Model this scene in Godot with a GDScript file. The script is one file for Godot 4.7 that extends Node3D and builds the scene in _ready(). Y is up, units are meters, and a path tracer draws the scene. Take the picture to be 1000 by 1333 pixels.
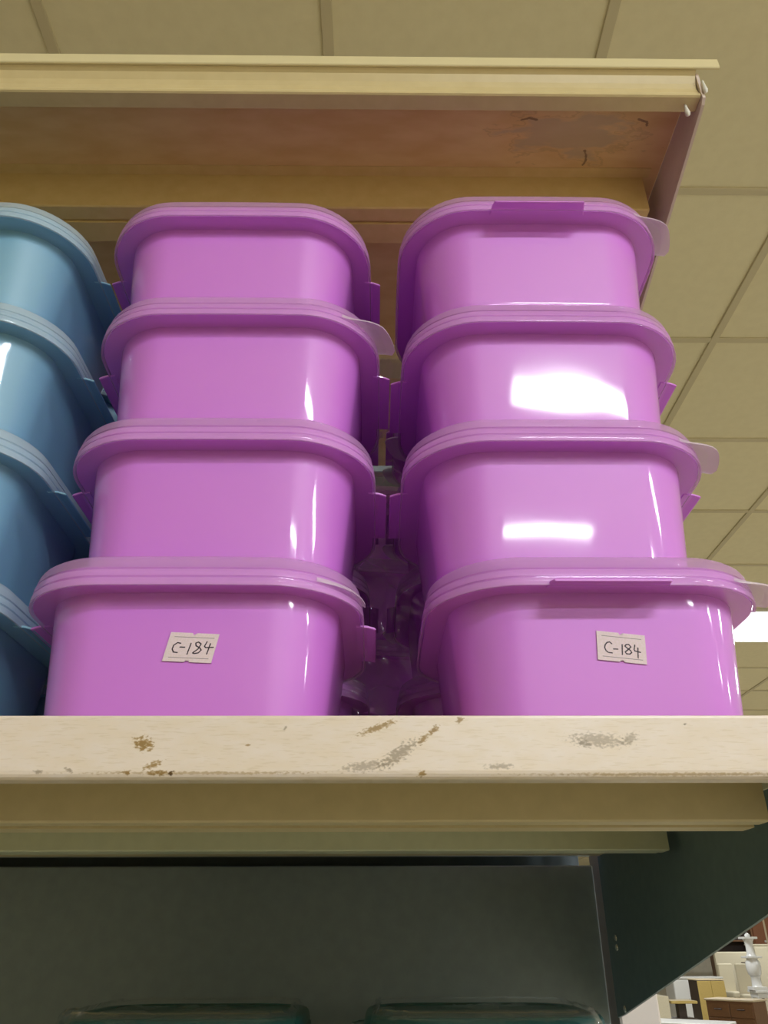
extends Node3D
# Metres, y up. The front of the shelf unit lies in the plane z = 0, the aisle is at z > 0.

const EYE := 1.35
const CEILING := 3.05
const GRID_X0 := -0.105
const GRID_X := 0.597
const GRID_Z0 := -1.012
const GRID_Z := 0.568
const ROOM_X0 := -3.0
const ROOM_X1 := 14.0
const ROOM_Z0 := -23.0
const ROOM_Z1 := 7.6

var M := {}
var taken := {}

# ------------------------------------------------------------------ helpers
func numbered(called: String) -> String:
	if not taken.has(called):
		taken[called] = 0
		return called
	taken[called] += 1
	return "%s_%03d" % [called, taken[called]]

func tag(o: Node, label: String, category: String, group := "", kind := "") -> Node:
	if label: o.set_meta("label", label)
	if category: o.set_meta("category", category)
	if group: o.set_meta("group", group)
	if kind: o.set_meta("kind", kind)
	return o

func base(called: String, at := Vector3.ZERO, turn := 0.0) -> Node3D:
	var o := Node3D.new()
	o.name = numbered(called)
	add_child(o)
	o.position = at
	o.rotation_degrees.y = turn
	return o

func put(called: String, mesh: Mesh, mat: Material, parent: Node = self, at := Vector3.ZERO) -> MeshInstance3D:
	var o := MeshInstance3D.new()
	o.name = numbered(called) if parent == self else called
	o.mesh = mesh
	o.material_override = mat
	parent.add_child(o, true)
	o.position = at
	return o

func lin(r: float, g: float, b: float) -> Color:
	return Color(r, g, b).linear_to_srgb()

func plain(called: String, c: Color, rough := 0.5, spec := 0.5) -> StandardMaterial3D:
	var m := StandardMaterial3D.new()
	m.resource_name = called
	m.albedo_color = c
	m.roughness = rough
	m.metallic_specular = spec
	m.cull_mode = BaseMaterial3D.CULL_DISABLED
	M[called] = m
	return m

func mottled(called: String, a: Color, b: Color, scale: float, rough := 0.6, seed_ := 1, bump := 0.0, octaves := 4) -> StandardMaterial3D:
	var m := plain(called, Color.WHITE, rough)
	var n := FastNoiseLite.new()
	n.seed = seed_
	n.frequency = 0.02
	n.fractal_octaves = octaves
	var t := NoiseTexture2D.new()
	t.width = 512
	t.height = 512
	t.seamless = true
	t.noise = n
	var g := Gradient.new()
	g.set_color(0, a)
	g.set_color(1, b)
	t.color_ramp = g
	m.albedo_texture = t
	m.uv1_triplanar = true
	m.uv1_world_triplanar = true
	m.uv1_scale = Vector3.ONE * scale
	if bump > 0.0:
		var h := NoiseTexture2D.new()
		h.width = 512
		h.height = 512
		h.seamless = true
		var hn := FastNoiseLite.new()
		hn.seed = seed_ + 7
		hn.frequency = 0.08
		h.noise = hn
		m.heightmap_enabled = true
		m.heightmap_texture = h
		m.heightmap_scale = bump
	return m

# a box with chamfered edges, its base centre at the origin
func cham(size: Vector3, c := 0.002) -> ArrayMesh:
	c = minf(c, 0.45 * minf(size.x, minf(size.y, size.z)))
	var hx := size.x / 2
	var hz := size.z / 2
	var ys := [0.0, c, size.y - c, size.y]
	var ins := [c, 0.0, 0.0, c]
	var rings := []
	for k in 4:
		var a: float = ins[k]
		var q := c * 0.999
		var x := hx - a
		var z := hz - a
		var ring := PackedVector3Array()
		for p in [[x, z - q], [x - q, z], [-x + q, z], [-x, z - q], [-x, -z + q], [-x + q, -z], [x - q, -z], [x, -z + q]]:
			ring.append(Vector3(p[0], ys[k], p[1]))
		rings.append(ring)
	return skin(rings, [0, 0, 0, 0], true, true, -1)

# joins rings of points into a surface; groups[i] is the smooth group of the band i -> i + 1 (-1 throughout: flat)
func skin(rings: Array, groups: Array, cap_a := false, cap_b := false, all_groups := 0, round_ := true) -> ArrayMesh:
	var st := SurfaceTool.new()
	st.begin(Mesh.PRIMITIVE_TRIANGLES)
	var n: int = rings[0].size()
	var last := n if round_ else n - 1
	for i in rings.size() - 1:
		st.set_smooth_group(-1 if all_groups < 0 else int(groups[i]))
		for j in last:
			var k := (j + 1) % n
			var a: Vector3 = rings[i][j]
			var b: Vector3 = rings[i][k]
			var c: Vector3 = rings[i + 1][k]
			var d: Vector3 = rings[i + 1][j]
			for v in [a, d, c, a, c, b]:
				st.add_vertex(v)
	for end in 2:
		if (end == 0 and cap_a) or (end == 1 and cap_b):
			st.set_smooth_group(-1 if all_groups < 0 else 60 + end)
			var r: PackedVector3Array = rings[0] if end == 0 else rings[-1]
			var mid := Vector3.ZERO
			for v in r: mid += v
			mid /= n
			for j in n:
				var k := (j + 1) % n
				for v in ([mid, r[j], r[k]] if end == 0 else [mid, r[k], r[j]]):
					st.add_vertex(v)
	st.generate_normals()
	return st.commit()

# a ring in the shape of a rounded rectangle whose sides bulge a little
func rounded(hx: float, hz: float, r: float, y: float, bulge := 0.0, n := 12, side := 6) -> PackedVector3Array:
	var out := PackedVector3Array()
	r = minf(r, minf(hx, hz) * 0.98)
	var corners := [Vector2(1, 1), Vector2(-1, 1), Vector2(-1, -1), Vector2(1, -1)]
	for q in 4:
		var s: Vector2 = corners[q]
		var first := Vector2.ZERO
		for k in n + 1:
			var a := PI / 2 * (q + float(k) / n)
			var p := Vector2(s.x * (hx - r) + r * cos(a), s.y * (hz - r) + r * sin(a))
			out.append(Vector3(p.x, y, p.y))
			first = p
		var s2: Vector2 = corners[(q + 1) % 4]
		var a2 := PI / 2 * (q + 1)
		var nxt := Vector2(s2.x * (hx - r) + r * cos(a2), s2.y * (hz - r) + r * sin(a2))
		for k in range(1, side):
			var p := first.lerp(nxt, float(k) / side)
			out.append(Vector3(p.x, y, p.y))
	if bulge != 0.0:
		for i in out.size():
			var p := out[i]
			out[i] = Vector3(p.x + bulge * p.x / hx * (1 - pow(p.z / hz, 2)), y, p.z + bulge * p.z / hz * (1 - pow(p.x / hx, 2)))
	return out

# rings given as [y, inset from the rim, smooth group of the band that starts here]
func tub(rows: Array, hx: float, hz: float, r: float, cap_a: bool, cap_b: bool, wavy := 0) -> ArrayMesh:
	var wave := FastNoiseLite.new()
	wave.seed = wavy
	wave.frequency = 14.0
	wave.fractal_octaves = 1
	var rings := []
	var groups := []
	for row in rows:
		rings.append(rounded(hx - row[1], hz - row[1], maxf(r - row[1], 0.006), row[0], 0.0016))
		groups.append(row[2])
		if wavy > 0 and row[2] == 1:
			# moulded walls are never quite flat
			for i in rings[-1].size():
				var p: Vector3 = rings[-1][i]
				rings[-1][i] = p + Vector3(p.x, 0, p.z).normalized() * wave.get_noise_3d(p.x, p.y * 1.2, p.z) * 0.0002
	return skin(rings, groups, cap_a, cap_b)

# a closed outline of (z, y) points drawn along x, flat shaded; uv = (x, y) in units of `unit`
func along_x(outline: Array, x0: float, x1: float, unit := Vector2(1, 1), origin := Vector2.ZERO) -> ArrayMesh:
	var poly := PackedVector2Array()
	for p in outline: poly.append(Vector2(p[0], p[1]))
	if Geometry2D.is_polygon_clockwise(poly): poly.reverse()
	var st := SurfaceTool.new()
	st.begin(Mesh.PRIMITIVE_TRIANGLES)
	st.set_smooth_group(-1)
	var n := poly.size()
	for i in n:
		var a := poly[i]
		var b := poly[(i + 1) % n]
		for v in [Vector3(x0, a.y, a.x), Vector3(x0, b.y, b.x), Vector3(x1, b.y, b.x), Vector3(x0, a.y, a.x), Vector3(x1, b.y, b.x), Vector3(x1, a.y, a.x)]:
			st.set_uv(Vector2((v.x - origin.x) / unit.x, (v.y - origin.y) / unit.y))
			st.add_vertex(v)
	var tri := Geometry2D.triangulate_polygon(poly)
	for e in 2:
		for t in range(0, tri.size(), 3):
			for k in ([0, 1, 2] if e == 0 else [0, 2, 1]):
				var p := poly[tri[t + k]]
				st.set_uv(Vector2.ZERO)
				st.add_vertex(Vector3(x0 if e == 0 else x1, p.y, p.x))
	st.generate_normals()
	return st.commit()

# a turned shape: [radius, y] from the bottom up
func lathe(rows: Array, n := 24, sx := 1.0, sz := 1.0) -> ArrayMesh:
	var rings := []
	var groups := []
	for row in rows:
		var ring := PackedVector3Array()
		for k in n:
			var a := TAU * k / n
			ring.append(Vector3(cos(a) * row[0] * sx, row[1], sin(a) * row[0] * sz))
		rings.append(ring)
		groups.append(row[2] if row.size() > 2 else 0)
	return skin(rings, groups, true, true)

func ray(st: Array) -> PackedVector2Array:
	var o := PackedVector2Array()
	for p in st: o.append(Vector2(p[0], p[1]))
	return o

func near_line(p: Vector2, line: PackedVector2Array) -> float:
	var best := 1e9
	for i in line.size() - 1:
		best = minf(best, p.distance_to(Geometry2D.get_closest_point_to_segment(p, line[i], line[i + 1])))
	return best

# ------------------------------------------------------------------ the room
func make_room() -> void:
	var w := ROOM_X1 - ROOM_X0
	var d := ROOM_Z1 - ROOM_Z0
	var cx := (ROOM_X0 + ROOM_X1) / 2
	var cz := (ROOM_Z0 + ROOM_Z1) / 2
	var fl := put("floor", cham(Vector3(w + 0.4, 0.12, d + 0.4), 0.001), M.floor, self, Vector3(cx, -0.12, cz))
	tag(fl, "pale beige shop floor under the furniture and shelves", "floor", "", "structure")
	for a in [["wall_left", Vector3(0.12, CEILING, d), Vector3(ROOM_X0 - 0.06, 0, cz)], ["wall_right", Vector3(0.12, CEILING, d), Vector3(ROOM_X1 + 0.06, 0, cz)],
			["wall_back", Vector3(w + 0.24, CEILING, 0.12), Vector3(cx, 0, ROOM_Z0 - 0.06)], ["wall_front", Vector3(w + 0.24, CEILING, 0.12), Vector3(cx, 0, ROOM_Z1 + 0.06)]]:
		var wl := put(a[0], cham(a[1], 0.001), M.wall, self, a[2])
		tag(wl, "plain cream painted shop wall", "wall", "", "structure")
	# ceiling: a slab, a grid of T bars and lay-in tiles
	var ce := put("ceiling", cham(Vector3(w + 0.4, 0.1, d + 0.4), 0.001), M.tile_1, self, Vector3(cx, CEILING + 0.03, cz))
	tag(ce, "suspended ceiling of square olive-beige tiles in a thin metal grid", "ceiling", "", "structure")
	var tile := cham(Vector3(GRID_X - 0.016, 0.018, GRID_Z - 0.016), 0.003)
	var i0 := int(floor((ROOM_X0 - GRID_X0) / GRID_X))
	var i1 := int(ceil((ROOM_X1 - GRID_X0) / GRID_X))
	var j0 := int(floor((ROOM_Z0 - GRID_Z0) / GRID_Z))
	var j1 := int(ceil((ROOM_Z1 - GRID_Z0) / GRID_Z))
	var far := SurfaceTool.new()
	far.begin(Mesh.PRIMITIVE_TRIANGLES)
	var rest := 0
	var rng := RandomNumberGenerator.new()
	rng.seed = 4
	for j in range(j0, j1):
		for i in range(i0, i1):
			if lamp_cells.has(Vector2i(i, j)): continue
			var at := Vector3(GRID_X0 + (i + 0.5) * GRID_X, CEILING + 0.006, GRID_Z0 + (j + 0.5) * GRID_Z)
			if at.x < ROOM_X0 + 0.2 or at.x > ROOM_X1 - 0.2 or at.z < ROOM_Z0 + 0.2 or at.z > ROOM_Z1 - 0.2: continue
			if at.z > -9.5 and at.z < 1.0 and at.x > -2.0 and at.x < 4.2:
				put("ceiling_tile", tile, [M.tile_1, M.tile_2, M.tile_3][rng.randi() % 3], ce, at - ce.position)
			else:
				far.append_from(tile, 0, Transform3D(Basis(), at - ce.position))
				rest += 1
	var r := put("ceiling_tiles_beyond", far.commit(), M.tile_2, ce)
	r.set_meta("kind", "stuff")
	for i in range(i0 + 1, i1):
		var x := GRID_X0 + i * GRID_X
		if x > ROOM_X0 and x < ROOM_X1:
			put("grid_bar", cham(Vector3(0.024, 0.03, d), 0.001), M.tbar, ce, Vector3(x, CEILING - 0.0005, cz) - ce.position)
	for j in range(j0 + 1, j1):
		var z := GRID_Z0 + j * GRID_Z
		if z > ROOM_Z0 and z < ROOM_Z1:
			put("cross_bar", cham(Vector3(w, 0.03, 0.022), 0.001), M.tbar, ce, Vector3(cx, CEILING + 0.0006, z) - ce.position)

var lamp_cells := {}
var lamp_list := [
	# first grid column, grid row, energy, where it hangs
	[1, 6, 1.0, "above the aisle facing the shelf unit"], [5, 6, 1.0, "right in the row facing the shelf unit"],
	[1, 10, 1.0, "in the second row of the aisle"], [5, 10, 1.0, "right in the second row of the aisle"],
	[3, -6, 1.0, "seen beside the purple boxes"], [9, -6, 1.0, "over the open shop floor"],
	[10, 6, 1.0, "third in the row facing the shelf unit"], [15, 6, 1.0, "fourth in the row facing the shelf unit"], [10, 1, 1.0, "beside the end of the shelf unit"], [16, 1, 1.0, "near the right wall by the aisle"],
	[5, -16, 1.0, "behind the shelf unit"], [12, -16, 1.0, "before the furniture"],
	[8, -27, 1.0, "above the low white furniture"], [14, -31, 1.0, "above the armchairs"], [18, -24, 1.0, "near the right wall"],
]

func make_lamps() -> void:
	var lx := GRID_X * 2 - 0.03
	var lz := GRID_Z - 0.03
	var gx := lx - 0.06
	var gz_usual := 0.28
	var k := 0
	for l in lamp_list:
		var at := Vector3(GRID_X0 + (l[0] + 1) * GRID_X, CEILING, GRID_Z0 + (l[1] + 0.5) * GRID_Z)
		var o := base("ceiling_light", at)
		tag(o, "rectangular fluorescent ceiling light panel " + str(l[3]), "light", "ceiling light panels")
		var gz := 0.50 if l[1] == -6 else 0.16 if l[1] == 10 else gz_usual
		var fr := SurfaceTool.new()
		fr.begin(Mesh.PRIMITIVE_TRIANGLES)
		for s in [-1, 1]:
			var side := (lz - gz) / 2
			fr.append_from(cham(Vector3(lx, 0.04, side), 0.003), 0, Transform3D(Basis(), Vector3(0, -0.016, s * (lz / 2 - side / 2))))
			fr.append_from(cham(Vector3(0.03, 0.04, gz), 0.003), 0, Transform3D(Basis(), Vector3(s * (lx / 2 - 0.015), -0.016, 0)))
		put("frame", fr.commit(), M.lamp_frame, o)
		put("diffuser", cham(Vector3(gx, 0.012, gz), 0.002), M.lamp_glow, o, Vector3(0, -0.004, 0))
		var a := AreaLight3D.new()
		a.name = "lamp_light"
		a.area_size = Vector2(gx - 0.02, gz - 0.02)
		a.light_energy = LAMP_ENERGY * float(l[2])
		a.light_color = LAMP_COLOR
		a.area_range = 30.0
		a.area_attenuation = 2.0
		a.shadow_enabled = true
		o.add_child(a)
		a.position = Vector3(0, -0.012, 0)
		a.rotation_degrees.x = -90
		k += 1

const LAMP_ENERGY := 6.9
const LAMP_COLOR := Color(0.955, 0.98, 1.0)

# ------------------------------------------------------------------ the shelf unit
const SX0 := -0.965
const SX1 := 0.236
const BACK := -0.555

func lip_texture() -> ImageTexture:
	var w := 2048
	var h := 128
	var im := Image.create(w, h, false, Image.FORMAT_RGB8)
	var n := FastNoiseLite.new()
	n.seed = 11
	n.frequency = 0.012
	var f := FastNoiseLite.new()
	f.seed = 5
	f.frequency = 0.09
	f.fractal_octaves = 3
	var cream := Color8(239, 225, 211)
	var warm := Color8(236, 220, 200)
	# scuffs in millimetres along the lip (x from the left end of the visible piece) and from its top: [x, y, rx, ry, turn, strength, colour]
	var brown := Color8(150, 118, 66)
	var grey := Color8(140, 124, 102)
	var spots := [[-0.1015, 0.0125, 0.0042, 0.0028, 0.3, 0.9, brown], [-0.096, 0.0215, 0.004, 0.0013, -0.3, 0.8, brown], [-0.107, 0.0245, 0.0018, 0.0009, 0, 0.8, brown],
		[-0.0935, 0.0246, 0.004, 0.0011, 0, 0.85, brown], [-0.088, 0.0248, 0.0012, 0.0010, 0, 1.0, Color8(70, 52, 30)], [-0.056, 0.013, 0.0014, 0.0005, -0.3, 0.7, brown], [-0.04, 0.006, 0.0006, 0.001, 0.6, 0.6, grey],
		[0.001, 0.0055, 0.0085, 0.0014, -0.35, 0.75, brown], [0.026, 0.0065, 0.003, 0.0012, -0.7, 0.9, brown], [0.021, 0.0105, 0.0035, 0.0012, -0.8, 0.8, brown], [0.010, 0.017, 0.010, 0.0028, -0.6, 0.62, grey],
		[-0.004, 0.022, 0.010, 0.002, -0.1, 0.5, grey], [0.0375, 0.002, 0.002, 0.0012, -0.6, 0.8, brown], [0.020, 0.0252, 0.002, 0.0012, 0, 0.8, brown], [0.054, 0.0222, 0.006, 0.0012, 0, 0.5, grey],
		[0.098, 0.011, 0.012, 0.0030, 0.05, 0.5, grey], [0.092, 0.0125, 0.003, 0.0016, 0.4, 0.65, grey], [0.112, 0.0105, 0.004, 0.002, -0.5, 0.5, grey], [0.138, 0.004, 0.0006, 0.0006, 0, 0.8, grey],
		[-0.075, 0.0248, 0.05, 0.0006, 0, 0.4, brown], [-0.145, 0.0242, 0.002, 0.0009, 0, 0.6, grey], [-0.132, 0.0235, 0.002, 0.0008, 0.3, 0.6, grey], [0.13, 0.0255, 0.06, 0.0007, 0, 0.4, brown]]
	for y in h:
		for x in w:
			var mx := -0.2 + 0.6 * x / w
			if mx > 0.3: mx -= 0.6
			var my := 0.0278 * y / h
			var c := cream.lerp(warm, clampf(0.5 + n.get_noise_2d(x, y * 2), 0, 1))
			var streak := f.get_noise_2d(x * 0.25, y * 2.0)
			c = c.lerp(Color8(206, 186, 150), clampf((streak - 0.25) * 1.0, 0, 0.25))
			for s in spots:
				var p: Vector2 = Vector2(mx - s[0], my - s[1]).rotated(-s[4])
				var q := Vector2(p.x / s[2], p.y / s[3]).length()
				if q < 1.6:
					var g := f.get_noise_2d(x * 1.3, y * 1.7) * 0.9 + (1.15 - q)
					if g > 0.12:
						c = c.lerp(s[6], clampf(g * 1.5, 0, 1) * s[5])
			im.set_pixel(x, y, c)
	return ImageTexture.create_from_image(im)

func deck_texture() -> ImageTexture:
	# the underside of the upper deck: paint with a grey smear where something was peeled off
	var w := 1024
	var h := 512
	var im := Image.create(w, h, false, Image.FORMAT_RGB8)
	var n := FastNoiseLite.new()
	n.seed = 3
	n.frequency = 0.01
	n.fractal_octaves = 4
	var f := FastNoiseLite.new()
	f.seed = 9
	f.frequency = 0.05
	var lines := [ray([[0.169, -0.064], [0.171, -0.068], [0.172, -0.073], [0.1705, -0.077]]), ray([[0.113, -0.037], [0.119, -0.0355], [0.125, -0.037]]), ray([[0.205, -0.036], [0.212, -0.038], [0.213, -0.041]])]
	for y in h:
		for x in w:
			var p := Vector2(-0.4 + 0.64 * x / w, -0.11 + 0.11 * y / h)
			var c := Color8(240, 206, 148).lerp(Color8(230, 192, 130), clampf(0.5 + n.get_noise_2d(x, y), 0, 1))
			var q := Vector2((p.x - 0.156) / 0.050, (p.y + 0.050) / 0.021).length() + n.get_noise_2d(x * 1.6 + 400, y * 1.6) * 0.75
			if q < 1.0:
				c = c.lerp(Color8(190, 172, 146), clampf((1.0 - q) * 1.4, 0, 0.5))
			elif q < 1.1:
				c = c.lerp(Color8(180, 150, 104), 0.25)
			for l in lines:
				var dd := near_line(p, l) + f.get_noise_2d(x, y) * 0.0006
				if dd < 0.0008: c = c.lerp(Color8(110, 80, 50), 0.6)
			im.set_pixel(x, y, c)
	return ImageTexture.create_from_image(im)

# a bracket plate: outline of (z, y) points, thin along x
func bracket(x: float, top: float, front_y: float, back_y: float, front_z: float) -> ArrayMesh:
	var o := [[front_z, top], [front_z, front_y], [front_z - 0.004, front_y - 0.003], [BACK + 0.03, back_y + 0.004], [BACK + 0.006, back_y], [BACK + 0.004, top]]
	return along_x(o, x, x + 0.0022)

func make_shelf_unit() -> void:
	var u := base("shelf_unit", Vector3(0, 0, 0))
	tag(u, "cream painted steel shop shelving with folded front lips and end brackets", "shelving")
	# ---- shelf that carries the purple and blue boxes
	var deck := put("shelf", along_x([[-0.002, 1.4335], [-0.002, 1.4318], [BACK + 0.012, 1.4318], [BACK + 0.012, 1.4335]], SX0, SX1), M.paint, u)
	put("front_lip", along_x([[-0.0012, 1.4400], [-0.0002, 1.4396], [0.0, 1.4385], [0.0, 1.4160], [-0.00025, 1.4147], [-0.0009, 1.4136], [-0.0020, 1.4128], [-0.0035, 1.4124], [-0.0085, 1.4122], [-0.0085, 1.4134], [-0.0022, 1.4140], [-0.0018, 1.4150], [-0.0018, 1.4385], [-0.0022, 1.4398]], SX0, SX1 + 0.012, Vector2(0.6, -0.0278), Vector2(-0.2, 1.4400)), M.lip, deck)
	put("stiffener", along_x([[-0.0885, 1.4318], [-0.0885, 1.4076], [-0.0895, 1.4066], [-0.102, 1.4066], [-0.102, 1.4078], [-0.108, 1.4078], [-0.108, 1.4060], [-0.124, 1.4060], [-0.124, 1.4318]], SX0 + 0.03, 0.2085), M.paint, deck)
	put("rear_beam", along_x([[-0.30, 1.4318], [-0.30, 1.4142], [-0.301, 1.4132], [-0.318, 1.4132], [-0.318, 1.4142], [-0.334, 1.4142], [-0.334, 1.4318]], SX0 + 0.008, 0.2265), M.paint_sage, deck)
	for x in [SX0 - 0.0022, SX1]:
		put("bracket", bracket(x, 1.4316, 1.4045, 1.288, -0.0015), M.paint_bracket_shade, deck)
	# ---- shelf above
	var up := put("shelf", along_x([[-0.0035, 1.9168], [-0.0035, 1.9150], [BACK + 0.012, 1.9150], [BACK + 0.012, 1.9168]], SX0, SX1), M.deck, u)
	# uv of the deck's underside runs over x and z
	up.mesh = deck_mesh(1.9150, 1.9168)
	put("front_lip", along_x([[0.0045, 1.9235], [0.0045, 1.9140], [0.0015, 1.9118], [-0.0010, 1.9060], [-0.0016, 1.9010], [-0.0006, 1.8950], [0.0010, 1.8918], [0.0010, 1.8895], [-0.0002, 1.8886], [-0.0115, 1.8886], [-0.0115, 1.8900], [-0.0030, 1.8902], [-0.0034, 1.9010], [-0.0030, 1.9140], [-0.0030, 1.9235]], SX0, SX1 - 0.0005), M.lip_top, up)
	put("lip_edge_strip", along_x([[0.0062, 1.9246], [0.0066, 1.9240], [0.0066, 1.9150], [0.0060, 1.9142], [0.0047, 1.9142], [0.0047, 1.9246]], SX0 - 0.01, 0.2525), M.strip, up)
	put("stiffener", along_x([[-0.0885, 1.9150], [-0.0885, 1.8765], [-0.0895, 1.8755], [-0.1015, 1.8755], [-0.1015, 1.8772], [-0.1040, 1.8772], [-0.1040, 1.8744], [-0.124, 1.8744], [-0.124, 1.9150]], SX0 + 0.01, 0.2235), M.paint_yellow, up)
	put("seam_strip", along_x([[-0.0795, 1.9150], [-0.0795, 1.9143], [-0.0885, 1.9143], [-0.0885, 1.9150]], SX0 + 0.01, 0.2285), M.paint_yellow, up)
	put("rear_beam", along_x([[-0.30, 1.9150], [-0.30, 1.8964], [-0.301, 1.8954], [-0.318, 1.8954], [-0.318, 1.8964], [-0.334, 1.8964], [-0.334, 1.9150]], SX0 + 0.008, 0.2265), M.paint, up)
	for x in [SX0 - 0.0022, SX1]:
		put("bracket", bracket(x, 1.9148, 1.8862, 1.768, 0.0015), M.paint_bracket_bounce, up)
	# two runs of white filler that dried on the bracket and the lip
	for d in [[Vector3(0.2262, 1.8830, -0.0060), 0.0020, 0.0135], [Vector3(0.2386, 1.8970, 0.0030), 0.0018, 0.0150]]:
		put("filler_drip", lathe([[d[1] * 0.2, -d[2] * 0.5], [d[1] * 0.85, -d[2] * 0.42], [d[1], -d[2] * 0.28], [d[1] * 0.7, 0.0], [d[1] * 0.45, d[2] * 0.35], [d[1] * 0.1, d[2] * 0.5]], 12), M.filler, up, d[0])
	# ---- shelf below
	var lo := put("shelf", along_x([[-0.002, 0.9585], [-0.002, 0.9568], [BACK + 0.012, 0.9568], [BACK + 0.012, 0.9585]], SX0, SX1), M.paint, u)
	put("front_lip", along_x([[-0.0012, 0.9650], [0.0, 0.9635], [0.0, 0.9400], [-0.0022, 0.9374], [-0.0085, 0.9372], [-0.0085, 0.9384], [-0.0018, 0.9400], [-0.0018, 0.9635]], SX0, SX1 + 0.012, Vector2(0.6, -0.0278), Vector2(-0.5, 0.9650)), M.lip, lo)
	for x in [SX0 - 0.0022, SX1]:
		put("bracket", bracket(x, 0.9566, 0.9295, 0.813, -0.0015), M.paint_bracket_shade, lo)
	# ---- back panels, each hung between the uprights with a gap above it
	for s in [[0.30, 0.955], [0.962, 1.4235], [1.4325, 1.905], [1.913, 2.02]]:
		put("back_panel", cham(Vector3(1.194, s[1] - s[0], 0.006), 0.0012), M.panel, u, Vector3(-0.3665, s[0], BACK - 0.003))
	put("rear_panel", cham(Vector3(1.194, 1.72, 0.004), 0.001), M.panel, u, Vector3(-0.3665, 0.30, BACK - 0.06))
	# ---- uprights: a steel channel with slots
	for x in [SX0 - 0.022, SX1 + 0.024]:
		var up_right := put("upright", cham(Vector3(0.040, 2.06, 0.05), 0.002), M.upright, u, Vector3(x, 0.0, BACK - 0.026))
		for k in 14:
			put("slot", cham(Vector3(0.005, 0.03, 0.002), 0.0005), M.black, up_right, Vector3(-0.017 if x > 0 else 0.017, 0.99 + k * 0.06, 0.0245))
	# screws of the bracket next to the panel
	for y in [1.3555, 1.3475, 1.297]:
		put("screw", lathe([[0.0030, 0.0], [0.0030, 0.0008], [0.0018, 0.0016], [0.0004, 0.0018]], 14), M.steel, u, Vector3(SX1 - 0.0002, y, -0.518)).rotation_degrees.z = 90
	# ---- base cabinet of the unit, down to the floor
	put("plinth", cham(Vector3(1.20, 0.14, 0.52), 0.003), M.paint, u, Vector3(-0.3645, 0.0, -0.268))
	put("base_shelf", along_x([[0.0, 0.30], [0.0, 0.262], [-0.012, 0.262], [-0.012, 0.292], [BACK + 0.012, 0.292], [BACK + 0.012, 0.30]], SX0, SX1), M.paint, u)
	put("kick_panel", cham(Vector3(1.20, 0.122, 0.004), 0.001), M.paint, u, Vector3(-0.3645, 0.14, -0.015))

# an added, unseen unit behind the camera that cuts bounce from the floor
func make_bounce_blocker() -> void:
	var u := base("added_shelf_unit", Vector3(-0.6, 0, 1.75))
	tag(u, "added low cream shelving unit across the aisle, blocking light from the floor", "shelving")
	slab("back_panel", Vector3(3.6, 1.22, 0.02), M.paint, u, Vector3(0, 0.10, 0.0), 0.002)
	slab("plinth", Vector3(3.6, 0.12, 0.8), M.paint, u, Vector3(0, 0, 0.0), 0.004)
	for x in [-1.79, -0.6, 0.6, 1.79]:
		slab("upright", Vector3(0.04, 1.34, 0.06), M.paint, u, Vector3(x, 0, 0.0), 0.003)
	for y in [0.45, 0.85, 1.25]:
		for z in [-0.21, 0.21]:
			var sh := slab("shelf", Vector3(3.58, 0.02, 0.38), M.paint, u, Vector3(0, y, z), 0.002)
			slab("front_lip", Vector3(3.58, 0.034, 0.004), M.paint, sh, Vector3(0, -0.007, signf(z) * 0.191), 0.001)

func deck_mesh(y0: float, y1: float) -> ArrayMesh:
	var st := SurfaceTool.new()
	st.begin(Mesh.PRIMITIVE_TRIANGLES)
	st.set_smooth_group(-1)
	var z0 := BACK + 0.012
	var z1 := -0.0035
	var c := [Vector3(SX0, y0, z0), Vector3(SX1, y0, z0), Vector3(SX1, y0, z1), Vector3(SX0, y0, z1), Vector3(SX0, y1, z0), Vector3(SX1, y1, z0), Vector3(SX1, y1, z1), Vector3(SX0, y1, z1)]
	for q in [[0, 1, 2, 3], [7, 6, 5, 4], [3, 2, 6, 7], [1, 0, 4, 5], [0, 3, 7, 4], [2, 1, 5, 6]]:
		for k in [q[0], q[2], q[1], q[0], q[3], q[2]]:
			var v: Vector3 = c[k]
			st.set_uv(Vector2((v.x + 0.4) / 0.64, (v.z + 0.11) / 0.11))
			st.add_vertex(v)
	st.generate_normals()
	return st.commit()

# ------------------------------------------------------------------ storage boxes
const HX := 0.0875
const HZ := 0.0875
const RC := 0.046
const PITCH := 0.0865
var body_meshes := []
var lid_mesh: ArrayMesh
var latch_mesh: ArrayMesh
var tab_mesh: ArrayMesh
var tab_small: ArrayMesh

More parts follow.
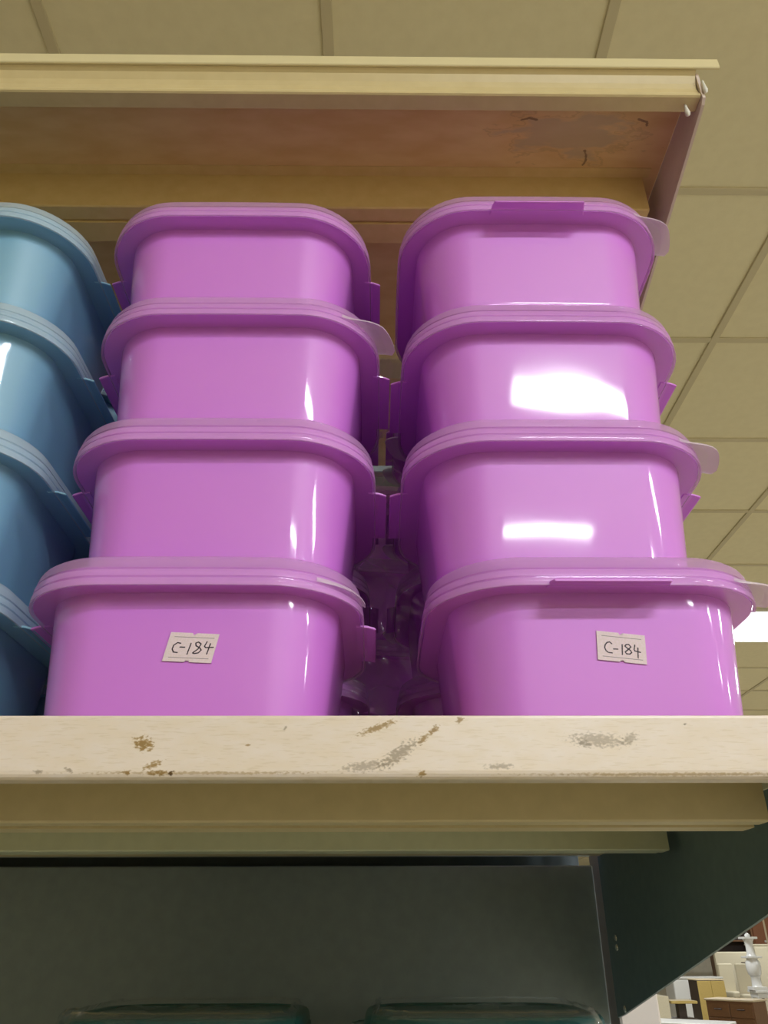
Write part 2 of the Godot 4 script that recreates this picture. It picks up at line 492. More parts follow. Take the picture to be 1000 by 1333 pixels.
func make_box_meshes() -> void:
	# outside from the foot up, over the rim and down the inside
	for variant in 4: body_meshes.append(tub([[0.0012, 0.030, 0], [0.0, 0.027, 0], [0.0, 0.0255, 1], [0.0006, 0.0228, 1], [0.0020, 0.0208, 1], [0.0042, 0.0194, 1], [0.0070, 0.0185, 1], [0.0085, 0.01836, 1], [0.018, 0.0175, 1], [0.028, 0.0166, 1], [0.038, 0.0157, 1], [0.048, 0.01477, 1], [0.058, 0.01385, 1], [0.0700, 0.01276, 1], [0.0712, 0.01265, 2],
		[0.0712, 0.0058, 2], [0.0712, 0.0020, 5], [0.0720, 0.0016, 5], [0.0800, 0.0030, 5], [0.0820, 0.0038, 5], [0.0826, 0.0052, 5], [0.0818, 0.0068, 5], [0.0790, 0.0078, 6], [0.0700, 0.0138, 6], [0.0080, 0.0205, 6], [0.0030, 0.0240, 6], [0.0025, 0.0300, 7]], HX, HZ, RC, true, true, 5 + variant))
	# lid: stepped skirt, raised edge and sunken top
	lid_mesh = tub([[0.0722, 0.0014, 0], [0.0706, 0.0012, 0], [0.0703, 0.0006, 0], [0.0706, 0.0000, 1], [0.0740, 0.0, 1], [0.0744, 0.0012, 2], [0.0750, 0.0016, 2], [0.0756, 0.0006, 3], [0.0786, 0.0006, 3], [0.0790, 0.0017, 4], [0.0796, 0.0021, 4], [0.0802, 0.0012, 5], [0.0842, 0.0020, 5], [0.0862, 0.0030, 5], [0.0876, 0.0046, 5], [0.0882, 0.0068, 5], [0.0882, 0.0092, 5], [0.0874, 0.0106, 5], [0.0866, 0.0114, 6], [0.0864, 0.0130, 6], [0.0864, 0.0300, 6],
		[0.0862, 0.0600, 6]], HX, HZ, RC, false, true)
	# grip: a flat ledge of the rim under the lid's edge; local +z points away from the box
	var rings := []
	for e in [[-0.0305, -0.0285], [-0.0298, -0.0278], [0.0298, 0.0278], [0.0305, 0.0285]]:
		var thin: float = 0.0003 if absf(e[0]) > 0.030 else 0.0
		var ring := PackedVector3Array()
		for q in [[e[0], 0.0722 - thin, -0.002], [lerpf(e[0], e[1], 0.5), 0.0720 - thin, 0.004], [e[1], 0.0712 - thin, 0.0082], [e[1], 0.0704 - thin, 0.0090], [e[1], 0.0696 + thin, 0.0090], [e[1], 0.0694 + thin, 0.0084], [lerpf(e[0], e[1], 0.5), 0.0704 + thin, 0.004], [e[0], 0.0706 + thin, -0.002]]:
			ring.append(Vector3(q[0], q[1], q[2]))
		rings.append(ring)
	latch_mesh = skin(rings, [0, 0, 0], true, true, -1)
	# pull tab: a thin plate that stands off the lid's corner
	tab_mesh = make_tab(0.0115)
	tab_small = make_tab(0.0028)

func make_tab(reach: float) -> ArrayMesh:
	var tr := []
	var c := Vector2(HX - RC, HZ - RC)
	for k in 15:
		var a := deg_to_rad(4 + 54.0 * k / 14)
		var out_ := reach * (1.0 - smoothstep(0.45, 1.0, k / 14.0))
		if k == 0: out_ = reach * 0.82
		var ring := PackedVector3Array()
		for q in [[RC - 0.0012, 0.0786], [RC + out_ * 0.5, 0.0782], [RC + out_, 0.0770], [RC + out_, 0.0760], [RC + out_ * 0.5, 0.0770], [RC - 0.0012, 0.0774]]:
			ring.append(Vector3(c.x + cos(a) * q[0], q[1], c.y + sin(a) * q[0]))
		tr.append(ring)
	return skin(tr, range(14), true, true, -1)

# which: sides that carry the two latches, "x" left and right, "z" front and rear; tab: corner turn in degrees or -1
func make_box(called: String, tint: String, at: Vector3, turn: float, which: String, tab: float, label: String, group: String, tilt := 0.0) -> Node3D:
	var o := base(called, at, turn)
	o.rotation_degrees.x = tilt
	tag(o, label, "box", group)
	put("body", body_meshes[taken.get(called, 0) % 4], M["box_" + tint], o)
	var lid := put("lid", lid_mesh, M["lid_" + tint], o)
	lid.set_meta("label", "frosted clear snap-on lid")
	for s in [0, 1]:
		var l := put("grip_ledge", latch_mesh, M["box_" + tint], o)
		if which == "x":
			l.position = Vector3(HX - 0.001 if s == 0 else -HX + 0.001, 0, 0)
			l.rotation_degrees.y = 90 if s == 0 else -90
		else:
			l.position = Vector3(0, 0, HZ - 0.001 if s == 0 else -HZ + 0.001)
			l.rotation_degrees.y = 0 if s == 0 else 180
	if tab >= 0.0:
		put("pull_tab", tab_small if at.x < -0.095 and at.y < 1.45 and tint == "purple" else tab_mesh, M["tab_" + tint], lid).rotation_degrees.y = tab
	return o

const STROKES := [
	# C - 1 8 4, in units of the label's width and height
	[[[0.30, 0.40], [0.26, 0.35], [0.21, 0.37], [0.165, 0.46], [0.15, 0.56], [0.175, 0.66], [0.22, 0.715], [0.30, 0.72]], [[0.335, 0.58], [0.42, 0.57]], [[0.515, 0.40], [0.505, 0.74]],
		[[0.69, 0.44], [0.65, 0.37], [0.60, 0.38], [0.57, 0.44], [0.62, 0.51], [0.68, 0.57], [0.70, 0.64], [0.66, 0.70], [0.59, 0.70], [0.57, 0.64], [0.63, 0.55], [0.69, 0.45]],
		[[0.775, 0.37], [0.755, 0.52], [0.765, 0.57], [0.88, 0.60]], [[0.835, 0.46], [0.825, 0.80]]],
	[[[0.265, 0.37], [0.20, 0.35], [0.135, 0.45], [0.13, 0.58], [0.17, 0.68], [0.25, 0.69]], [[0.275, 0.50], [0.37, 0.50]], [[0.475, 0.36], [0.46, 0.73]],
		[[0.68, 0.36], [0.62, 0.30], [0.57, 0.34], [0.59, 0.43], [0.68, 0.50], [0.72, 0.57], [0.68, 0.67], [0.60, 0.70], [0.565, 0.68], [0.65, 0.54], [0.68, 0.38]],
		[[0.79, 0.28], [0.765, 0.44], [0.80, 0.48], [0.95, 0.46]], [[0.87, 0.34], [0.855, 0.70]]],
]

func label_texture(n: int) -> ImageTexture:
	var w := 320
	var h := 196
	var im := Image.create(w, h, false, Image.FORMAT_RGB8)
	var noise := FastNoiseLite.new()
	noise.seed = 20 + n
	noise.frequency = 0.05
	var ink := Color8(34, 16, 34)
	for y in h:
		for x in w:
			var p := Vector2(x, y * 0.625 * w / h)
			var c := Color8(240, 220, 228).lerp(Color8(232, 214, 212), clampf(0.5 + noise.get_noise_2d(x, y), 0, 1))
			var q := Vector2(float(x) / w, float(y) / h)
			if q.x > 0.10 and q.x < 0.92 and (absf(q.y - 0.15) < 0.012 or absf(q.y - 0.86) < 0.012):
				c = c.lerp(Color8(120, 108, 114), 0.75)
			var best := 1e9
			for s in STROKES[n]:
				var l := PackedVector2Array()
				for v in s: l.append(Vector2(v[0] * w, v[1] * 0.625 * w))
				best = minf(best, near_line(p, l))
			c = ink.lerp(c, clampf((best - 2.6 - noise.get_noise_2d(x * 2, y * 2) * 1.2) / 2.2, 0, 1))
			im.set_pixel(x, y, c)
	return ImageTexture.create_from_image(im)

# paper label with a notch in its upper and lower edge, on the front wall of a box
func add_label(box: Node3D, n: int, x: float, y: float, roll: float, shear: float) -> void:
	var w := 0.0238
	var h := 0.0144
	var outline := PackedVector2Array()
	outline.append(Vector2(-w / 2, h / 2))
	for k in 7:
		var a := PI + PI * k / 6
		outline.append(Vector2(0.0011 * cos(a), h / 2 + 0.0011 * sin(a)))
	outline.append(Vector2(w / 2, h / 2))
	outline.append(Vector2(w / 2, -h / 2))
	for k in 7:
		var a := PI * k / 6
		outline.append(Vector2(0.0011 * cos(a), -h / 2 + 0.0011 * sin(a)))
	outline.append(Vector2(-w / 2, -h / 2))
	var tri := Geometry2D.triangulate_polygon(outline)
	var st := SurfaceTool.new()
	st.begin(Mesh.PRIMITIVE_TRIANGLES)
	st.set_smooth_group(-1)
	for side in 2:
		for t in range(0, tri.size(), 3):
			for k in ([0, 1, 2] if side == 0 else [0, 2, 1]):
				var p := outline[tri[t + k]]
				st.set_uv(Vector2(p.x / w + 0.5, 0.5 - p.y / h))
				st.add_vertex(Vector3(p.x + shear * p.y, p.y, 0.00025 if side == 0 else 0.0))
	for k in outline.size():
		var a := outline[k]
		var b := outline[(k + 1) % outline.size()]
		for v in [[a, 1], [b, 1], [b, 0], [a, 1], [b, 0], [a, 0]]:
			st.set_uv(Vector2(0.02, 0.02))
			st.add_vertex(Vector3(v[0].x + shear * v[0].y, v[0].y, 0.00025 * v[1]))
	st.generate_normals()
	var m := plain("label_paper_%d" % n, Color.WHITE, 0.55)
	m.albedo_texture = label_texture(n)
	var inset := lerpf(0.0185, 0.0129, (y - 0.007) / 0.0615)
	var bul := 0.0016 * (1 - pow(x / (HX - inset), 2))
	var l := put("price_label", st.commit(), m, box, Vector3(x, y, HZ - inset + bul + 0.0003))
	l.set_meta("label", "small white paper label with C-184 written in pen")
	l.rotation_degrees = Vector3(5.2, rad_to_deg(0.0016 * 2 * x / pow(HX - inset, 2)), roll)

# clear film wrapped round a stack: a crumpled sheath, open below
func film_mesh(hx: float, hz: float, height: float, seed_: int, side: int, rows: int, bunch: float) -> ArrayMesh:
	var n := FastNoiseLite.new()
	n.seed = seed_
	n.noise_type = FastNoiseLite.TYPE_CELLULAR
	n.cellular_return_type = FastNoiseLite.RETURN_DISTANCE2_SUB
	n.frequency = 42.0
	var s := FastNoiseLite.new()
	s.seed = seed_ + 1
	s.frequency = 14.0
	var rings := []
	var groups := []
	for k in rows + 12:
		var y := height * minf(1.0, float(k) / rows)
		var inset := 0.0
		if k > rows - 3:
			var t := float(k - rows + 3) / 14.0
			inset = hx * pow(t, 1.4) * 0.97
			y = height - 0.010 + 0.010 * sin(minf(t * 4.0, 1.0) * PI / 2)
		var ring := rounded(hx - inset, hz - inset, maxf(0.04 - inset, 0.004), y, 0.0, 12, side)
		for i in ring.size():
			var p := ring[i]
			var v := n.get_noise_3d(p.x, p.y * 0.7, p.z) * 0.0075 + s.get_noise_3d(p.x, p.y, p.z) * 0.0045 - 0.003
			if bunch > 0.0 and p.z > hz * 0.9:
				v += (bunch + 0.06 * exp(-pow(p.y / 0.06, 2))) * exp(-pow(p.x / 0.022, 2)) * clampf(0.4 + 0.9 * s.get_noise_3d(p.x * 2.0 + 5.0, p.y * 1.5, 0.3) + 0.5 * n.get_noise_3d(p.x * 1.7, p.y * 0.6, 0.7), 0.0, 1.0)
			var out_ := Vector3(p.x, 0, p.z).normalized() if inset < 0.01 else Vector3(0, 1, 0)
			ring[i] = p + out_ * v
		rings.append(ring)
		groups.append(0)
	return skin(rings, groups, false, true)

func make_boxes() -> void:
	make_box_meshes()
	var y0 := 1.4336
	var lv := ["lowest", "second from below", "third from below", "topmost"]
	# [x, front z, ledges, tab turn (0 front right corner), tilt]
	var left := [[-0.0952, -0.0034, "x", 0.0, 0.0], [-0.0890, -0.0050, "x", 90.0, 0.0], [-0.0864, -0.0010, "x", 0.0, 0.0], [-0.0927, -0.0030, "x", 180.0, 0.0]]
	var right := [[0.1149, -0.0030, "z", 0.0, 0.0], [0.1041, -0.0053, "x", 0.0, 0.0], [0.1053, -0.0060, "x", 180.0, 0.0], [0.1037, 0.0030, "z", 0.0, 0.0]]
	for side in 2:
		for k in 4:
			var a: Array = [left, right][side][k]
			var b := make_box("storage_box", "purple", Vector3(a[0], y0 + PITCH * k, a[1] - HZ), 0.0, a[2], a[3],
				"purple box with frosted lid, %s in stack %s%s" % [lv[k], ["beside blue boxes", "at end bracket"][side], ", labelled C-184" if k == 0 else ""], "purple boxes at the front of the shelf", a[4])
			if k == 0:
				if side == 0: add_label(b, 1, 0.0055, 0.0435, -2.5, 0.16)
				else: add_label(b, 0, 0.0055, 0.0435, -6.0, -0.05)
	# blue stacks: one beside the purple ones, one behind it, one further along the shelf
	for s in [[-0.2845, -0.004, "beside the purple boxes"], [-0.2880, -0.190, "behind front blue stack"], [-0.4800, -0.006, "far from the end bracket"]]:
		for k in 4:
			make_box("storage_box", "blue", Vector3(s[0] + [0.0, 0.0012, 0.003, -0.0005][k], y0 + PITCH * k, s[1] - HZ), 0.0, "x", [180.0, 90.0, 90.0, 180.0][k],
				"pale blue box with frosted lid, %s in stack %s" % [lv[k], s[2]], "blue boxes on the shelf")
	# stacks behind, still wrapped in clear film
	for s in [[-0.0930, -0.187, "behind stack by blue boxes"], [0.1050, -0.187, "behind stack at bracket"], [0.0060, -0.3685, "in rearmost row, by bracket"], [-0.1980, -0.372, "in rearmost row, by blue boxes"]]:
		for k in 4:
			make_box("storage_box", "purple", Vector3(s[0], y0 + PITCH * k, s[1] - HZ), 8.0 if s[0] == 0.006 else 0.0, "x", -1.0 if s[1] < -0.3 else 180.0,
				"purple box in film, %s in stack %s" % [lv[k], s[2]], "wrapped boxes at the rear of the shelf")
	var f := put("plastic_wrap", film_mesh(0.200, 0.0895, 0.356, 31, 84, 130, 0.07), M.film, self, Vector3(0.006, y0 + 0.001, -0.187 - HZ))
	tag(f, "crumpled clear plastic film round the rear purple boxes", "film", "clear film wraps")
	# the shelf below: teal stacks in film, only their tops in view
	var ylow := 0.9586
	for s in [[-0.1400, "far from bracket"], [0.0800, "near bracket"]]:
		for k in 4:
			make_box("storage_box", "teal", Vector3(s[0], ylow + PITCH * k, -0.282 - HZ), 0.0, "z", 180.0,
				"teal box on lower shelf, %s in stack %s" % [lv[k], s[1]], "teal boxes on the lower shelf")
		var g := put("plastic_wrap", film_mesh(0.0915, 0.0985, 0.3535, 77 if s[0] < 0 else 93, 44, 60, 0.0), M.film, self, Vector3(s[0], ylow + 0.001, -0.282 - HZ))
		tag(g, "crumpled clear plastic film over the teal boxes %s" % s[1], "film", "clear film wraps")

# ------------------------------------------------------------------ furniture at the far end of the shop
func slab(called: String, size: Vector3, m: Material, parent: Node, at: Vector3, c := 0.006) -> MeshInstance3D:
	return put(called, cham(size, c), m, parent, at)

var eye: Transform3D

# the point seen at a pixel of the photograph, at that distance along -z from the camera
func seen(px: float, py: float, dist: float) -> Vector3:
	var d := eye.basis * Vector3((px - 500.0) / 1020.0, -(py - 666.5) / 1020.0, -1.0)
	return eye.origin + d * (dist / -d.z)

func thing(called: String, at: Vector3, turn: float, label: String, category: String, group := "") -> Node3D:
	var o := base(called, Vector3(at.x, 0, at.z), turn)
	tag(o, label, category, group)
	return o

func make_furniture() -> void:
	# low chest of drawers, turned to show its front and one side
	var c := seen(980, 1302, 15.0)
	var h := c.y
	var ax := Vector3(cos(deg_to_rad(-48)), 0, -sin(deg_to_rad(-48)))
	var az := Vector3(sin(deg_to_rad(-48)), 0, cos(deg_to_rad(-48)))
	var o := thing("chest_of_drawers", c - ax * 0.42 - az * 0.24, -48, "low brown wooden chest of drawers with pale top, standing beside the yellow cabinet", "chest")
	slab("carcass", Vector3(0.82, h - 0.09, 0.46), M.brown_wood, o, Vector3(0, 0.06, 0))
	slab("top", Vector3(0.86, 0.03, 0.50), M.pale_wood, o, Vector3(0, h - 0.03, 0))
	for k in 2:
		for s in [-1, 1]:
			var dr := slab("drawer", Vector3(0.385, (h - 0.13) / 2 - 0.012, 0.02), M.brown_wood, o, Vector3(s * 0.198, 0.08 + k * (h - 0.13) / 2, 0.236))
			slab("handle", Vector3(0.13, 0.014, 0.02), M.dark_wood, dr, Vector3(0, (h - 0.13) / 4, 0.02), 0.003)
	for p in [[-1, -1], [1, -1], [-1, 1], [1, 1]]:
		slab("foot", Vector3(0.05, 0.06, 0.05), M.dark_wood, o, Vector3(p[0] * 0.37, 0, p[1] * 0.19))
	# yellow cabinet
	var l := seen(907, 1276.6, 17.0)
	var r := seen(942.6, 1276.6, 17.0)
	h = l.y
	var w := r.x - l.x
	o = thing("cabinet", (l + r) / 2 + Vector3(0, 0, -0.26), 0, "plain yellow wooden cabinet beside the brown chest of drawers", "cabinet")
	slab("carcass", Vector3(w - 0.03, h, 0.5), M.dark_wood, o, Vector3.ZERO)
	for s in [-1, 1]:
		slab("door", Vector3(w / 2 - 0.003, h - 0.01, 0.02), M.yellow_wood, o, Vector3(s * w / 4, 0.005, 0.26))
	slab("top", Vector3(w, 0.02, 0.53), M.pale_wood, o, Vector3(0, h, 0.005))
	# white cabinet behind it
	l = seen(876, 1272, 18.6)
	r = seen(940, 1272, 18.6)
	h = l.y
	w = r.x - l.x
	o = thing("sideboard", (l + r) / 2 + Vector3(0, 0, -0.3), 0, "glossy white sideboard behind the yellow cabinet", "sideboard")
	slab("carcass", Vector3(w, h - 0.08, 0.55), M.white_gloss, o, Vector3(0, 0.05, 0))
	slab("top", Vector3(w + 0.05, 0.03, 0.60), M.white_gloss, o, Vector3(0, h - 0.03, 0))
	for s in [-1, 0, 1]:
		var dr := slab("door", Vector3(w / 3 - 0.01, h - 0.12, 0.016), M.white_gloss, o, Vector3(s * w / 3, 0.06, 0.28))
		slab("knob", Vector3(0.02, 0.02, 0.02), M.steel, dr, Vector3(w / 9, h * 0.4, 0.015), 0.004)
	slab("plinth", Vector3(w - 0.06, 0.05, 0.5), M.dark_wood, o, Vector3.ZERO)
	# small pedestal table
	l = seen(868, 1302, 13.5)
	r = seen(902, 1302, 13.5)
	w = r.x - l.x
	h = l.y
	o = thing("side_table", (l + r) / 2, 0, "small side table with yellow top on a dark pedestal with shelf", "table")
	slab("top", Vector3(w, 0.035, w), M.yellow_wood, o, Vector3(0, h - 0.035, 0))
	slab("pedestal", Vector3(w * 0.32, h - 0.06, w * 0.3), M.dark_wood, o, Vector3(0, 0.03, 0))
	slab("shelf", Vector3(w * 0.85, 0.025, w * 0.85), M.dark_wood, o, Vector3(0, h - 0.24, 0))
	slab("base", Vector3(w * 0.8, 0.03, w * 0.8), M.dark_wood, o, Vector3.ZERO)
	# white desk
	c = seen(892, 1326, 11.0)
	o = thing("desk", c + Vector3(-0.1, 0, 0.35), -35, "white desk with plain top in front of the small side table", "desk")
	slab("top", Vector3(0.95, 0.035, 0.55), M.white_gloss, o, Vector3(0, c.y - 0.035, 0))
	for p in [[-1, -1], [1, -1], [-1, 1], [1, 1]]:
		slab("leg", Vector3(0.05, c.y - 0.035, 0.05), M.white_gloss, o, Vector3(p[0] * 0.43, 0, p[1] * 0.23))
	# cream dresser
	l = seen(846, 1297, 12.6)
	r = seen(871, 1297, 12.6)
	o = thing("dresser", (l + r) / 2 + Vector3(-0.2, 0, -0.25), 0, "cream dresser with brown band next to the small side table", "dresser")
	slab("carcass", Vector3(r.x - l.x + 0.4, l.y - 0.3, 0.45), M.cream_fabric, o, Vector3(0, 0.0, 0))
	slab("band", Vector3(r.x - l.x + 0.4, 0.04, 0.46), M.brown_wood, o, Vector3(0, l.y - 0.30, 0))
	slab("upper_case", Vector3(r.x - l.x + 0.4, 0.26, 0.45), M.cream_fabric, o, Vector3(0, l.y - 0.26, 0))
	# two high-backed upholstered chairs
	for k in 2:
		l = seen(933 + 19 * k, 1254, 19.4 - 1.0 * k)
		r = seen(954 + 19 * k, 1254, 19.4 - 1.0 * k)
		w = r.x - l.x
		h = l.y
		o = thing("dining_chair", (l + r) / 2 + Vector3(0, 0, 0.25), 8 - 22 * k, ["cream upholstered high-backed chair next to the yellow cabinet", "beige upholstered high-backed chair in front of the narrow dark cabinet"][k], "chair", "upholstered chairs")
		slab("backrest", Vector3(w, h - 0.45, 0.07), M.cream_fabric, o, Vector3(0, 0.45, -0.22), 0.02)
		slab("seat", Vector3(w, 0.10, 0.48), M.cream_fabric, o, Vector3(0, 0.38, 0.02), 0.02)
		for p in [[-1, -1], [1, -1], [-1, 1], [1, 1]]:
			slab("leg", Vector3(0.035, 0.38, 0.035), M.dark_wood, o, Vector3(p[0] * (w / 2 - 0.03), 0, p[1] * 0.2))
	# narrow dark cabinet
	l = seen(970, 1254, 19.4)
	r = seen(982, 1254, 19.4)
	w = r.x - l.x
	o = thing("pillar_cabinet", (l + r) / 2, 0, "narrow dark brown cabinet behind the white ornate post", "cabinet")
	slab("carcass", Vector3(w, l.y, 0.35), M.dark_wood, o, Vector3.ZERO)
	slab("top", Vector3(w + 0.02, 0.02, 0.37), M.dark_wood, o, Vector3(0, l.y, 0))
	slab("door", Vector3(w - 0.02, l.y - 0.08, 0.015), M.dark_wood, o, Vector3(0, 0.05, 0.18))
	# white pedestal table with the ornate post
	var b := seen(987, 1289, 17.2)
	var t := seen(973, 1214, 17.2)
	o = thing("console_table", b + Vector3(0.32, 0, -0.05), 0, "white console table under the ornate white post", "table")
	slab("top", Vector3(0.85, 0.04, 0.4), M.white_gloss, o, Vector3(0, b.y - 0.04, 0))
	slab("apron", Vector3(0.78, 0.08, 0.34), M.white_gloss, o, Vector3(0, b.y - 0.12, 0))
	for p in [[-1, -1], [1, -1], [-1, 1], [1, 1]]:
		slab("leg", Vector3(0.05, b.y - 0.12, 0.05), M.white_gloss, o, Vector3(p[0] * 0.36, 0, p[1] * 0.14))
	var ph := t.y - b.y
	o = base("ornate_post", Vector3(b.x, b.y, b.z))
	tag(o, "white carved ornamental post with urn and square caps on the console table", "ornament")
	slab("foot", Vector3(0.27, ph * 0.06, 0.27), M.white_gloss, o, Vector3.ZERO)
	put("lower_column", lathe([[0.103, 0.0], [0.089, 0.02], [0.082, ph * 0.15], [0.103, ph * 0.18]], 16), M.white_gloss, o, Vector3(0, ph * 0.06, 0))
	put("urn", lathe([[0.082, 0.0], [0.116, ph * 0.03], [0.137, ph * 0.14], [0.130, ph * 0.24], [0.096, ph * 0.29], [0.116, ph * 0.31]], 16), M.white_gloss, o, Vector3(0, ph * 0.24, 0))
	slab("middle_cap", Vector3(0.29, ph * 0.035, 0.29), M.white_gloss, o, Vector3(0, ph * 0.55, 0))
	put("upper_column", lathe([[0.096, 0.0], [0.075, ph * 0.04], [0.069, ph * 0.18], [0.082, ph * 0.26], [0.110, ph * 0.30]], 16), M.white_gloss, o, Vector3(0, ph * 0.585, 0))
	slab("top_cap", Vector3(0.27, ph * 0.04, 0.27), M.white_gloss, o, Vector3(0, ph * 0.885, 0))
	put("finial", lathe([[0.041, 0.0], [0.055, ph * 0.03], [0.027, ph * 0.06], [0.007, ph * 0.075]], 12), M.white_gloss, o, Vector3(0, ph * 0.925, 0))
	# cream bed headboard with a dark shelf behind, and a tall wardrobe
	l = seen(928, 1239, 20.0)
	r = seen(975, 1239, 20.0)
	w = r.x - l.x
	o = thing("bed", (l + r) / 2, 0, "cream bed with padded headboard behind the upholstered chairs", "bed")
	slab("headboard", Vector3(w, l.y - 0.1, 0.08), M.cream_fabric, o, Vector3(0, 0.1, 0), 0.02)
	slab("mattress", Vector3(w - 0.05, 0.25, 0.6), M.cream_fabric, o, Vector3(0, 0.3, -0.36), 0.03)
	slab("frame", Vector3(w, 0.24, 0.62), M.dark_wood, o, Vector3(0, 0.05, -0.36))
	l = seen(925, 1226, 21.2)
	r = seen(977, 1226, 21.2)
	w = r.x - l.x
	o = thing("bookcase", (l + r) / 2, 0, "dark brown bookcase behind the cream bed", "bookcase")
	slab("back", Vector3(w, l.y + 0.3, 0.02), M.dark_wood, o, Vector3(0, 0, -0.16))
	for s in [-1, 1]:
		slab("side", Vector3(0.03, l.y + 0.3, 0.34), M.brown_wood, o, Vector3(s * w / 2, 0, 0))
	for k in 5:
		slab("shelf", Vector3(w - 0.03, 0.03, 0.32), M.brown_wood, o, Vector3(0, 0.08 + k * (l.y - 0.08) / 4, 0))
	l = seen(978, 1229, 22.0)
	r = seen(1012, 1229, 22.0)
	w = r.x - l.x
	o = thing("wardrobe", (l + r) / 2 + Vector3(0.1, 0, -0.3), 0, "tall reddish brown wardrobe with pale trim behind the cream cabinet", "wardrobe")
	slab("carcass", Vector3(w, 2.2, 0.55), M.red_wood, o, Vector3.ZERO)
	for s in [-1, 1]:
		var dr := slab("door", Vector3(w / 2 - 0.03, 2.1, 0.02), M.red_wood, o, Vector3(s * w / 4, 0.06, 0.285))
		slab("knob", Vector3(0.05, 0.05, 0.03), M.white_gloss, dr, Vector3(-s * w * 0.17, 1.32, 0.02), 0.01)
	slab("trim", Vector3(0.05, 2.12, 0.03), M.pale_wood, o, Vector3(0, 0.05, 0.29))
	l = seen(981, 1229, 20.3)
	r = seen(1016, 1229, 20.3)
	w = r.x - l.x
	o = thing("cream_cabinet", (l + r) / 2 + Vector3(0, 0, -0.25), 0, "plain cream cabinet in front of the reddish wardrobe", "cabinet")
	slab("carcass", Vector3(w, l.y - 0.03, 0.45), M.cream_fabric, o, Vector3.ZERO)
	slab("top", Vector3(w + 0.04, 0.03, 0.48), M.cream_fabric, o, Vector3(0, l.y - 0.03, 0))
	for s in [-1, 1]:
		slab("door", Vector3(w / 2 - 0.01, l.y - 0.12, 0.016), M.cream_fabric, o, Vector3(s * w / 4, 0.05, 0.23))

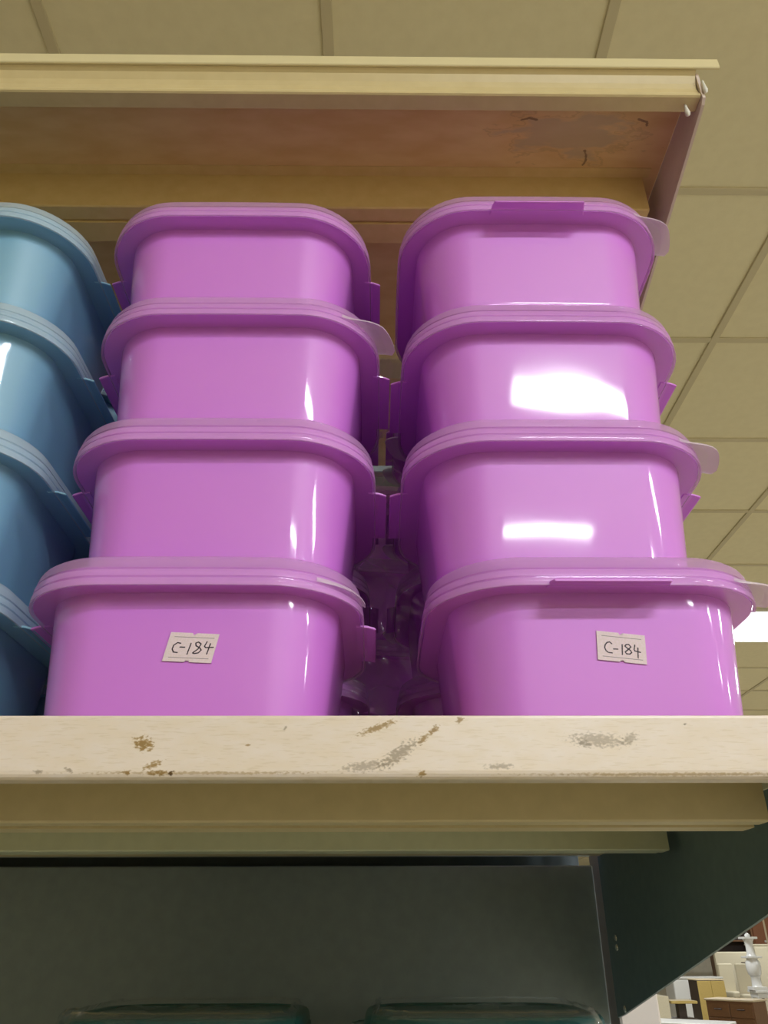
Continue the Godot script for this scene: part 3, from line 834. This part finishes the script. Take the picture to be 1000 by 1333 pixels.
# ------------------------------------------------------------------ start
func _ready() -> void:
	var cam := Camera3D.new()
	cam.name = "camera"
	cam.fov = rad_to_deg(2 * atan(666.5 / 1020.0))
	cam.near = 0.02
	cam.far = 60.0
	add_child(cam)
	cam.position = Vector3(0, EYE, 0.35)
	cam.basis = Basis(Vector3.UP, deg_to_rad(-0.7)) * Basis(Vector3.RIGHT, deg_to_rad(28.94)) * Basis(Vector3.BACK, deg_to_rad(-0.2))
	cam.current = true
	eye = cam.transform
	var we := WorldEnvironment.new()
	we.name = "environment"
	var env := Environment.new()
	env.background_mode = Environment.BG_COLOR
	env.background_color = Color(0.02, 0.02, 0.02)
	env.tonemap_mode = Environment.TONE_MAPPER_LINEAR
	env.tonemap_exposure = 1.11
	env.sdfgi_enabled = true
	env.ssao_enabled = true
	env.ssil_enabled = true
	we.environment = env
	add_child(we)

	# materials
	mottled("floor", lin(0.38, 0.33, 0.24), lin(0.44, 0.385, 0.28), 0.8, 0.35, 2)
	mottled("wall", lin(0.66, 0.60, 0.46), lin(0.72, 0.66, 0.52), 0.6, 0.7, 3)
	mottled("tile_1", lin(0.80, 0.73, 0.50), lin(0.84, 0.77, 0.54), 2.1, 0.9, 4)
	mottled("tile_2", lin(0.785, 0.715, 0.49), lin(0.83, 0.76, 0.53), 2.1, 0.9, 5)
	mottled("tile_3", lin(0.81, 0.74, 0.51), lin(0.85, 0.78, 0.545), 2.1, 0.9, 6)
	plain("tbar", lin(0.62, 0.55, 0.37), 0.6)
	mottled("paint", lin(0.70, 0.61, 0.38), lin(0.77, 0.67, 0.43), 6.0, 0.45, 8)
	mottled("paint_sage", lin(0.62, 0.67, 0.52), lin(0.68, 0.73, 0.57), 6.0, 0.45, 21)
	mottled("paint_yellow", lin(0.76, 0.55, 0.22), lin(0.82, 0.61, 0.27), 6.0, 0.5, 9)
	mottled("paint_bracket_shade", lin(0.145, 0.215, 0.245), lin(0.17, 0.25, 0.28), 6.0, 0.5, 10)  # lower brackets: cream paint darkened, shade and teal bounce put into its colour
	mottled("paint_bracket_bounce", lin(0.72, 0.60, 0.54), lin(0.78, 0.65, 0.59), 6.0, 0.5, 14)  # upper brackets: same paint with the purple bounce of the boxes tinted in
	mottled("panel", lin(0.235, 0.295, 0.33), lin(0.27, 0.335, 0.37), 5.0, 0.42, 12)  # dark green-blue tone holds the shade and bounce at the shelf back
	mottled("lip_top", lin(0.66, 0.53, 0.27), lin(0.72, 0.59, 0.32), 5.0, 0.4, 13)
	plain("strip", lin(0.78, 0.68, 0.40), 0.35)
	plain("filler", lin(0.85, 0.83, 0.76), 0.4)
	plain("black", lin(0.012, 0.012, 0.012), 0.6)
	plain("steel", lin(0.7, 0.7, 0.68), 0.25).metallic = 1.0
	var lip := plain("lip", Color.WHITE, 0.32)
	lip.albedo_texture = lip_texture()
	var dk := plain("deck", Color.WHITE, 0.5)
	dk.albedo_texture = deck_texture()
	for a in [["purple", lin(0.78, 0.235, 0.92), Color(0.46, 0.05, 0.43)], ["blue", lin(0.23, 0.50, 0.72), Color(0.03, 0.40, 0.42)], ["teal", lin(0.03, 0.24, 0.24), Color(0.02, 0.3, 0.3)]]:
		var pm := plain("box_" + str(a[0]), a[1], 0.5, 0.7)
		pm.backlight_enabled = true
		pm.backlight = a[2]
		pm.clearcoat_enabled = true
		pm.clearcoat = 0.9
		pm.clearcoat_roughness = 0.06
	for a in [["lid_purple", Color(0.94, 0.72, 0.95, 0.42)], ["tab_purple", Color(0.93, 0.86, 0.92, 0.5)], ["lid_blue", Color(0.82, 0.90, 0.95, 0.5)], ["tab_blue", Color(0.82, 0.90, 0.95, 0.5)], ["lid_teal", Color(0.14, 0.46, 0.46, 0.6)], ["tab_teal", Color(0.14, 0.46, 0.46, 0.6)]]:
		plain(a[0], a[1], 0.3).transparency = BaseMaterial3D.TRANSPARENCY_ALPHA
	plain("film", Color(0.95, 0.95, 0.95, 0.012), 0.08, 0.42).transparency = BaseMaterial3D.TRANSPARENCY_ALPHA
	mottled("brown_wood", lin(0.16, 0.075, 0.032), lin(0.22, 0.105, 0.045), 3.0, 0.4, 15)
	mottled("red_wood", lin(0.26, 0.10, 0.045), lin(0.33, 0.13, 0.06), 3.0, 0.4, 16)
	mottled("pale_wood", lin(0.62, 0.50, 0.33), lin(0.68, 0.56, 0.38), 3.0, 0.4, 17)
	mottled("yellow_wood", lin(0.58, 0.42, 0.13), lin(0.64, 0.47, 0.16), 3.0, 0.4, 18)
	mottled("dark_wood", lin(0.035, 0.02, 0.013), lin(0.05, 0.028, 0.018), 3.0, 0.4, 19)
	mottled("cream_fabric", lin(0.58, 0.51, 0.36), lin(0.64, 0.57, 0.41), 6.0, 0.8, 20)
	plain("white_gloss", lin(0.80, 0.79, 0.76), 0.18)
	plain("upright", lin(0.74, 0.66, 0.62), 0.45)
	plain("lamp_frame", lin(0.75, 0.73, 0.66), 0.4)
	var glow := plain("lamp_glow", Color.WHITE, 0.5)
	glow.emission_enabled = true
	glow.emission = LAMP_COLOR
	glow.emission_energy_multiplier = 3.0

	for l in lamp_list:
		lamp_cells[Vector2i(l[0], l[1])] = true
		lamp_cells[Vector2i(l[0] + 1, l[1])] = true
	make_room()
	make_lamps()
	make_shelf_unit()
	make_bounce_blocker()
	make_boxes()
	make_furniture()
